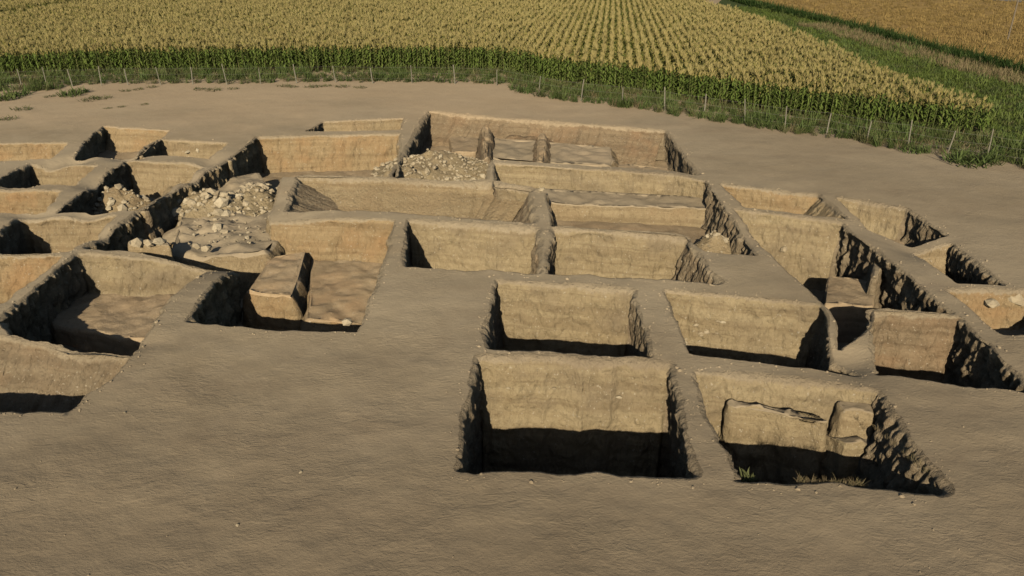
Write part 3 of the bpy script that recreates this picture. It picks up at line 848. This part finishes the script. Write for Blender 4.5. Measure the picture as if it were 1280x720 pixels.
def region_points(test, x0, x1, y0, y1, step, seed, jit=.5):
    rs = np.random.RandomState(seed)
    X, Y = np.meshgrid(np.arange(x0, x1, step), np.arange(y0, y1, step))
    x = X.ravel() + rs.uniform(-jit, jit, X.size) * step; y = Y.ravel() + rs.uniform(-jit, jit, X.size) * step
    ok = test(x, y, rs)
    return np.column_stack([x[ok], y[ok], np.full(ok.sum(), .12)])

def dense(seed, mats, n=26, h=.5, spread=.35, w=.05):
    V, Fs = tuft(seed, n, h, spread, w)
    return lib_obj('weed_variant', V, Fs, mats)
MEAD = lib('meadow_variants', [dense(300 + i, M_MEADOW, 30, .42, .45, .055) for i in range(4)] + [dense(310, M_WEED, 30, .5, .4, .06), dense(311, M_OLIVE, 24, .45, .4, .04)])
hedge_dist = lambda x, y: y - np.interp(x, [p[0] for p in sorted(HW)], [p[1] for p in sorted(HW)])
HPOLY = [(31.5, 50), (30.2, 44)] + [P(1290, 205)[:2], P(1420, 228)[:2]] + HW[::-1] + [(31.3, 130), (32.2, 101), (30.6, 63)]
def t_mead(x, y, rs): return inside(x, y, HPOLY) & (x < .75 * y + 4) & ((y < 95) | (rs.rand(len(x)) < .5))
mp = region_points(t_mead, 29, 75, 40, 140, .55, 21)
scatter('meadow_herbs', mp, MEAD, .7, 1.25, 'bright green low herbs covering the strip right of the maize', 'herbs', .15, 1 + .45 * fbm(mp[:, 0] * .3, mp[:, 1] * .3, 0, 8))
DRYL = lib('dry_variants', [dense(320 + i, M_DRY, 24, .7, .4, .035) for i in range(3)])
REED = lib('reed_variants', [dense(330 + i, M_HEDGE, 34, 1.1, .5, .07) for i in range(3)] + [dense(334, M_WEED, 30, 1.0, .5, .06)])
def band(lo, hi, step, seed, keep=1.0):
    rs = np.random.RandomState(seed); out = []
    for a, b in zip(HW, HW[1:]):
        L = math.dist(a, b); t = np.array([b[0] - a[0], b[1] - a[1]]) / L; nrm = np.array([-t[1], t[0]]) if t[0] > 0 else np.array([t[1], -t[0]])
        if nrm[1] < 0: nrm = -nrm
        for d in np.arange(0, L, step):
            for o in np.arange(lo, hi, step):
                if rs.rand() < keep:
                    p = np.array(a) + t * (d + rs.uniform(-.5, .5) * step) + nrm * (o + rs.uniform(-.5, .5) * step)
                    out.append((p[0], p[1], .12))
    return np.array(out)
scatter('reeds', band(-.6, 1.1, .42, 31), REED, .7, 1.15, 'dark green reeds along the ditch before the golden grain field', 'reeds', .1)
bp = band(-5.0, -.9, .55, 32, .85); bp = bp[bp[:, 1] < 112]
scatter('dry_weeds', bp, DRYL, .6, 1.2, 'brown dead weeds between the meadow and the dark reeds', 'weeds', .2)
STRAW = lib('grain_variants', [dense(340 + i, M_STRAW, 40, .55, .7, .05) for i in range(3)])
def t_grain(x, y, rs): return (hedge_dist(x, y) > 1.3) & (x > 33) & (x < .80 * y + 3) & (rs.rand(len(x)) < np.clip(140 / y - .55, .12, 1))
gp = region_points(t_grain, 33, 125, 68, 160, 1.0, 33)
scatter('grain_crop', gp, STRAW, .7, 1.1, 'golden ripe grain in the field at the top right', 'grain crop', .1)

# ---- weeds along the fence
FENCE = [(-52, 112), (-12, 111), (28, 110), (59, 109), (91, 108), (127, 107), (160, 106), (201, 106), (241, 105), (284, 106), (326, 105), (371, 104), (420, 103), (466, 104), (515, 104), (569, 105), (621, 107),
         (673, 118), (726, 126), (778, 131), (831, 138), (880, 146), (931, 153), (981, 161), (1033, 167), (1083, 177), (1135, 184), (1184, 193), (1233, 200), (1278, 208), (1330, 218)]
FX = [P(x, y)[:2] for x, y in FENCE]
def fence_y(x): return np.interp(x, [p[0] for p in FX], [p[1] for p in FX])
WEED = lib('weed_variants', [dense(350 + i, M_WEED, 30, .95, .32, .05) for i in range(4)] + [dense(356 + i, M_OLIVE, 28, .95, .3, .035) for i in range(2)] + [dense(360, M_DRY, 20, .9, .3, .025)])
def t_weed(x, y, rs):
    fy = fence_y(x); cy = np.where(x < 31, front_y(x), fy + 5)
    lo = np.where(x < -38, -1.7, np.where(x < -.3, .4, -1.0 - .02 * x)) + .5 * fbm(x * .5, y * .5, 0, 61)
    k = (y > fy + lo) & (y < cy + .8) & (x < .78 * y + 3)
    dens = np.where(x < -38, .8, np.where(x < -.3, .68, .95)) * (.75 + .5 * fbm(x * .35, y * .35, 0, 60))
    return k & (rs.rand(len(x)) < dens)
wp = region_points(t_weed, -52, 36, 36, 76, .42, 41)
wp[:, 2] = 0
scatter('fence_weeds', wp, WEED, .6, 1.25, 'tangled green weeds between the fence and the maize', 'weeds', .2, .8 + .35 * fbm(wp[:, 0] * .4, wp[:, 1] * .4, 0, 62))

CL = [mesh('weed_clump', *tuft(400 + i, 90, .55, .55, .05), M_WEED) for i in range(3)] + [mesh('weed_clump', *tuft(410 + i, 70, .42, .5, .035), M_OLIVE) for i in range(2)]
CLUMPS = [
    (8, 124, 1.9, 0, 'large green weed clump at the far left edge of bare soil'), (24, 119, 1.6, 1, 'green weed clump right of the leftmost large clump'),
    (28, 137, 1.4, 3, 'low olive weed mat in front of the leftmost clumps'), (10, 149, 1.2, 3, 'lowest olive weed patch, nearest the viewer at the left edge'),
    (88, 120, 1.5, 0, 'bright green grassy clump by the fifth fence post'), (100, 116, 1.3, 1, 'bright green clump against the fence at the left'),
    (112, 125, 1.7, 4, 'dark spreading weed clump in front of the fence at left'), (129, 123, 1.3, 3, 'dark weed clump at the right end of the spreading one'),
    (62, 121, 1.0, 4, 'small olive weed clump left of the bright grassy clump'), (157, 114, .9, 3, 'small weed clump under the sixth fence post'),
    (172, 112, 1.0, 4, 'small weed clump right of the sixth post'), (190, 109, 1.0, 3, 'weed clump where the bare soil bulges to the fence'),
    (248, 112, 1.2, 4, 'weed clump on bare soil below the ninth post'), (266, 113, 1.4, 3, 'thicker weed clump right of the ninth post'), (292, 111, 1.0, 4, 'weed clump below the tenth post'),
    (356, 108, 1.2, 3, 'weed clump left of the twelfth post'), (366, 109, 1.0, 4, 'weed clump under the twelfth post'), (391, 109, 1.3, 3, 'weed clump between twelfth and thirteenth posts'),
    (408, 108, 1.1, 4, 'weed clump left of the thirteenth post'), (427, 109, 1.2, 3, 'weed clump just right of the thirteenth post'), (450, 110, 1.1, 4, 'last weed clump on the soil before the fence turns bare'),
    (1140, 189, 1.4, 1, 'light green clump in front of the slanting fence'), (1212, 205, 2.0, 0, 'tall green clump at the soil edge on the right'), (1196, 201, 1.4, 2, 'green clump left of the tall one at the right soil edge'),
    (135, 136, .6, 4, 'tiny weed patch on the left bare soil, left of three'), (152, 134, .6, 3, 'tiny weed patch on the left bare soil, middle of three'), (180, 131, .7, 4, 'tiny weed patch on the left bare soil, right of three'),
]
for x, y, s, k, lab in CLUMPS:
    X, Y, _ = P(x, y)
    o = obj('weed_clump', CL[k]); o.location = (X, Y, float(gz(X, Y))); o.scale = (s, s, s * (.75 if k < 3 else .45)); o.rotation_euler = (0, 0, rs.uniform(0, 6.28))
    tag(o, lab, 'weed')
# plants at the buttress pit
ME_GR = [mesh('grass_tuft', *tuft(430 + i, 26, .42, .13, .012, 3), M_DRY) for i in range(2)]
ME_PL = mesh('pit_plant', *tuft(440, 46, .42, .14, .035), M_OLIVE)
X, Y, _ = P(941, 596); o = obj('young_plant', ME_PL); o.location = (X, Y + .25, -.35); tag(o, 'small green plant growing at the near rim of the buttress pit', 'plant')
for i in range(22):
    t = i / 21; x = 1000 + 120 * t if i < 15 else 1100 + 10 * (i - 15); y = (601 + 6 * t) if i < 15 else 535 + 9 * (i - 15)
    X, Y, _ = P(x, y); o = obj('grass_tuft', ME_GR[i % 2]); o.location = (X, Y + rs.uniform(0, .12), float(gz(X, Y)) - .1)
    s = rs.uniform(.35, .75); o.scale = (s, s, s); o.rotation_euler = (0, 0, rs.uniform(0, 6))
    tag(o, 'dry grass tuft on the rim of the buttress pit', 'grass tuft', 'dry grass tufts on the buttress pit rim')

# ------------------------------------------------------------------ clods of dry soil on the rims and the trodden ground
clod_lib = []
for i in range(4):
    me = STONES[i].copy(); me.materials.clear(); me.materials.append(M_CLOD)
    clod_lib.append(bpy.data.objects.new('clod_variant', me))
sl_ = []
for i in range(5): sl_.append(bpy.data.objects.new('rubble_variant', STONES[i]))
FILL = np.array(FILL)
scatter('stone_rubble', FILL[:, :3], lib('rubble_variants', sl_), .8, 1.3, 'small stone rubble filling the heaps between the larger stones', 'rubble', .6, FILL[:, 3])
CLODS = lib('clod_variants', clod_lib)
rc = np.random.RandomState(8); cp, cs = [], []
for o in OUTER:
    dm = np.hypot(*o.mean(0))
    k = rc.randint(0, len(o), int(len(o) * .45)); off = np.abs(rc.normal(0, .22, len(k)))
    cc = o.mean(0); dr = o[k] - cc; dr /= np.linalg.norm(dr, axis=1)[:, None]
    cp.append(o[k] + dr * off[:, None]); cs.append(rc.exponential(.012, len(k)) + .008)
yy = 11 + 34 * rc.rand(1600) ** 1.6; xx = (rc.rand(1600) - .5) * 1.7 * yy
keep = fbm(xx * .4, yy * .4, 0, 91) + rc.normal(0, .25, len(xx)) > .12
cp.append(np.column_stack([xx, yy])[keep]); cs.append((rc.exponential(.007, len(xx)) + .006)[keep])
cp = np.concatenate(cp); cs = np.concatenate(cs); bad = np.zeros(len(cp), bool)
for o in OUTER: bad |= inside(cp[:, 0], cp[:, 1], o)
cp, cs = cp[~bad], cs[~bad]
scatter('soil_clods', np.column_stack([cp, gz(cp[:, 0], cp[:, 1]) + cs * .05]), CLODS, .8, 1.5, 'crumbs and clods of dry soil strewn over the rims and trodden ground', 'soil clods', .6, cs * 1.6)

# ------------------------------------------------------------------ fence
fe = empty('wire_fence', (*FX[10], 0)); tag(fe, 'pale post and wire fence running along the front of the maize field', 'fence')
fo = Vector(fe.location)
rf = random.Random(9); tops = []
for i, (x, y) in enumerate(FX):
    h = rf.uniform(1.3, 1.85); lx, ly = rf.uniform(-.11, .11), rf.uniform(-.06, .06)
    V, Fs = [], []
    z = float(gz(x, y)); zs = np.linspace(0, 1, 6); r0 = rf.uniform(.034, .055)
    for a, b in zip(zs, zs[1:]):
        tube(V, Fs, (lx * a * h + .008 * math.sin(9 * a + i), ly * a * h, z - .1 + a * (h + .1)), (lx * b * h + .008 * math.sin(9 * b + i), ly * b * h, z - .1 + b * (h + .1)), r0 * (1 - .15 * a), r0 * (1 - .15 * b), 8)
    o = obj('post', mesh('post', V, Fs, M_POST), fe); o.location = (x - fo.x, y - fo.y, 0)
    tops.append((x, y, z, h, lx, ly))
for fr in (.28, .6, .92):
    V, Fs = [], []
    for (x, y, z, h, lx, ly), (x2, y2, z2, h2, lx2, ly2) in zip(tops, tops[1:]):
        a = Vector((x + lx * fr, y - .07, z + 1.5 * fr)); b = Vector((x2 + lx2 * fr, y2 - .07, z2 + 1.5 * fr)); m = (a + b) / 2 - Vector((0, 0, .03))
        tube(V, Fs, a - fo, m - fo, .006, .006, 4); tube(V, Fs, m - fo, b - fo, .006, .006, 4)
    obj('wire', mesh('wire', V, Fs, M_WIRE), fe)

# utility pole far in the grain field
X, Y, _ = P(1259, 52)
up = empty('utility_pole', (X, Y, 0)); tag(up, 'thin grey utility pole standing in the golden field at the top right', 'pole')
V, Fs = [], []; tube(V, Fs, (0, 0, -.2), (0, 0, 7.2), .10, .07, 8); obj('shaft', mesh('shaft', V, Fs, M_POLE), up)
V, Fs = [], []; tube(V, Fs, (-.8, 0, 6.8), (.8, 0, 6.8), .05, .05, 6); obj('crossarm', mesh('crossarm', V, Fs, M_POLE), up)

# ------------------------------------------------------------------ light
SUN_AZ, SUN_EL = 7.0, 25.0
a, e = R(SUN_AZ), R(SUN_EL)
d = Vector((math.sin(a) * math.cos(e), math.cos(a) * math.cos(e), -math.sin(e)))
sl = bpy.data.lights.new('sun', 'SUN'); sl.energy = 5.0; sl.angle = R(.5); sl.color = (1, .885, .70)
so = bpy.data.objects.new('sun', sl); COL.objects.link(so); so.rotation_euler = d.to_track_quat('-Z', 'Y').to_euler(); so.location = (0, -20, 40)
w = bpy.data.worlds.new('World'); SC.world = w; w.use_nodes = True
sk = w.node_tree.nodes.new('ShaderNodeTexSky'); sk.sky_type = 'NISHITA'; sk.sun_disc = False
sk.sun_elevation = e; sk.sun_rotation = R(180 + SUN_AZ)
bg = w.node_tree.nodes['Background']; bg.inputs[1].default_value = .05
w.node_tree.links.new(sk.outputs[0], bg.inputs[0])

# ------------------------------------------------------------------ camera
cd = bpy.data.cameras.new('camera'); cd.sensor_width = 36; cd.lens = F / 1280 * 36; cd.clip_end = 6000; cd.clip_start = .1
co = bpy.data.objects.new('camera', cd); COL.objects.link(co)
co.location = (0, 0, HGT); co.rotation_euler = (math.pi / 2 - PITCH, 0, 0)
SC.camera = co
SC.view_settings.view_transform = 'Standard'; SC.view_settings.look = 'None'; SC.view_settings.gamma = 1
SC.view_settings.exposure = -.15
SC.render.resolution_x, SC.render.resolution_y = 1024, 576
SC.cycles.max_bounces = 4; SC.cycles.diffuse_bounces = 0
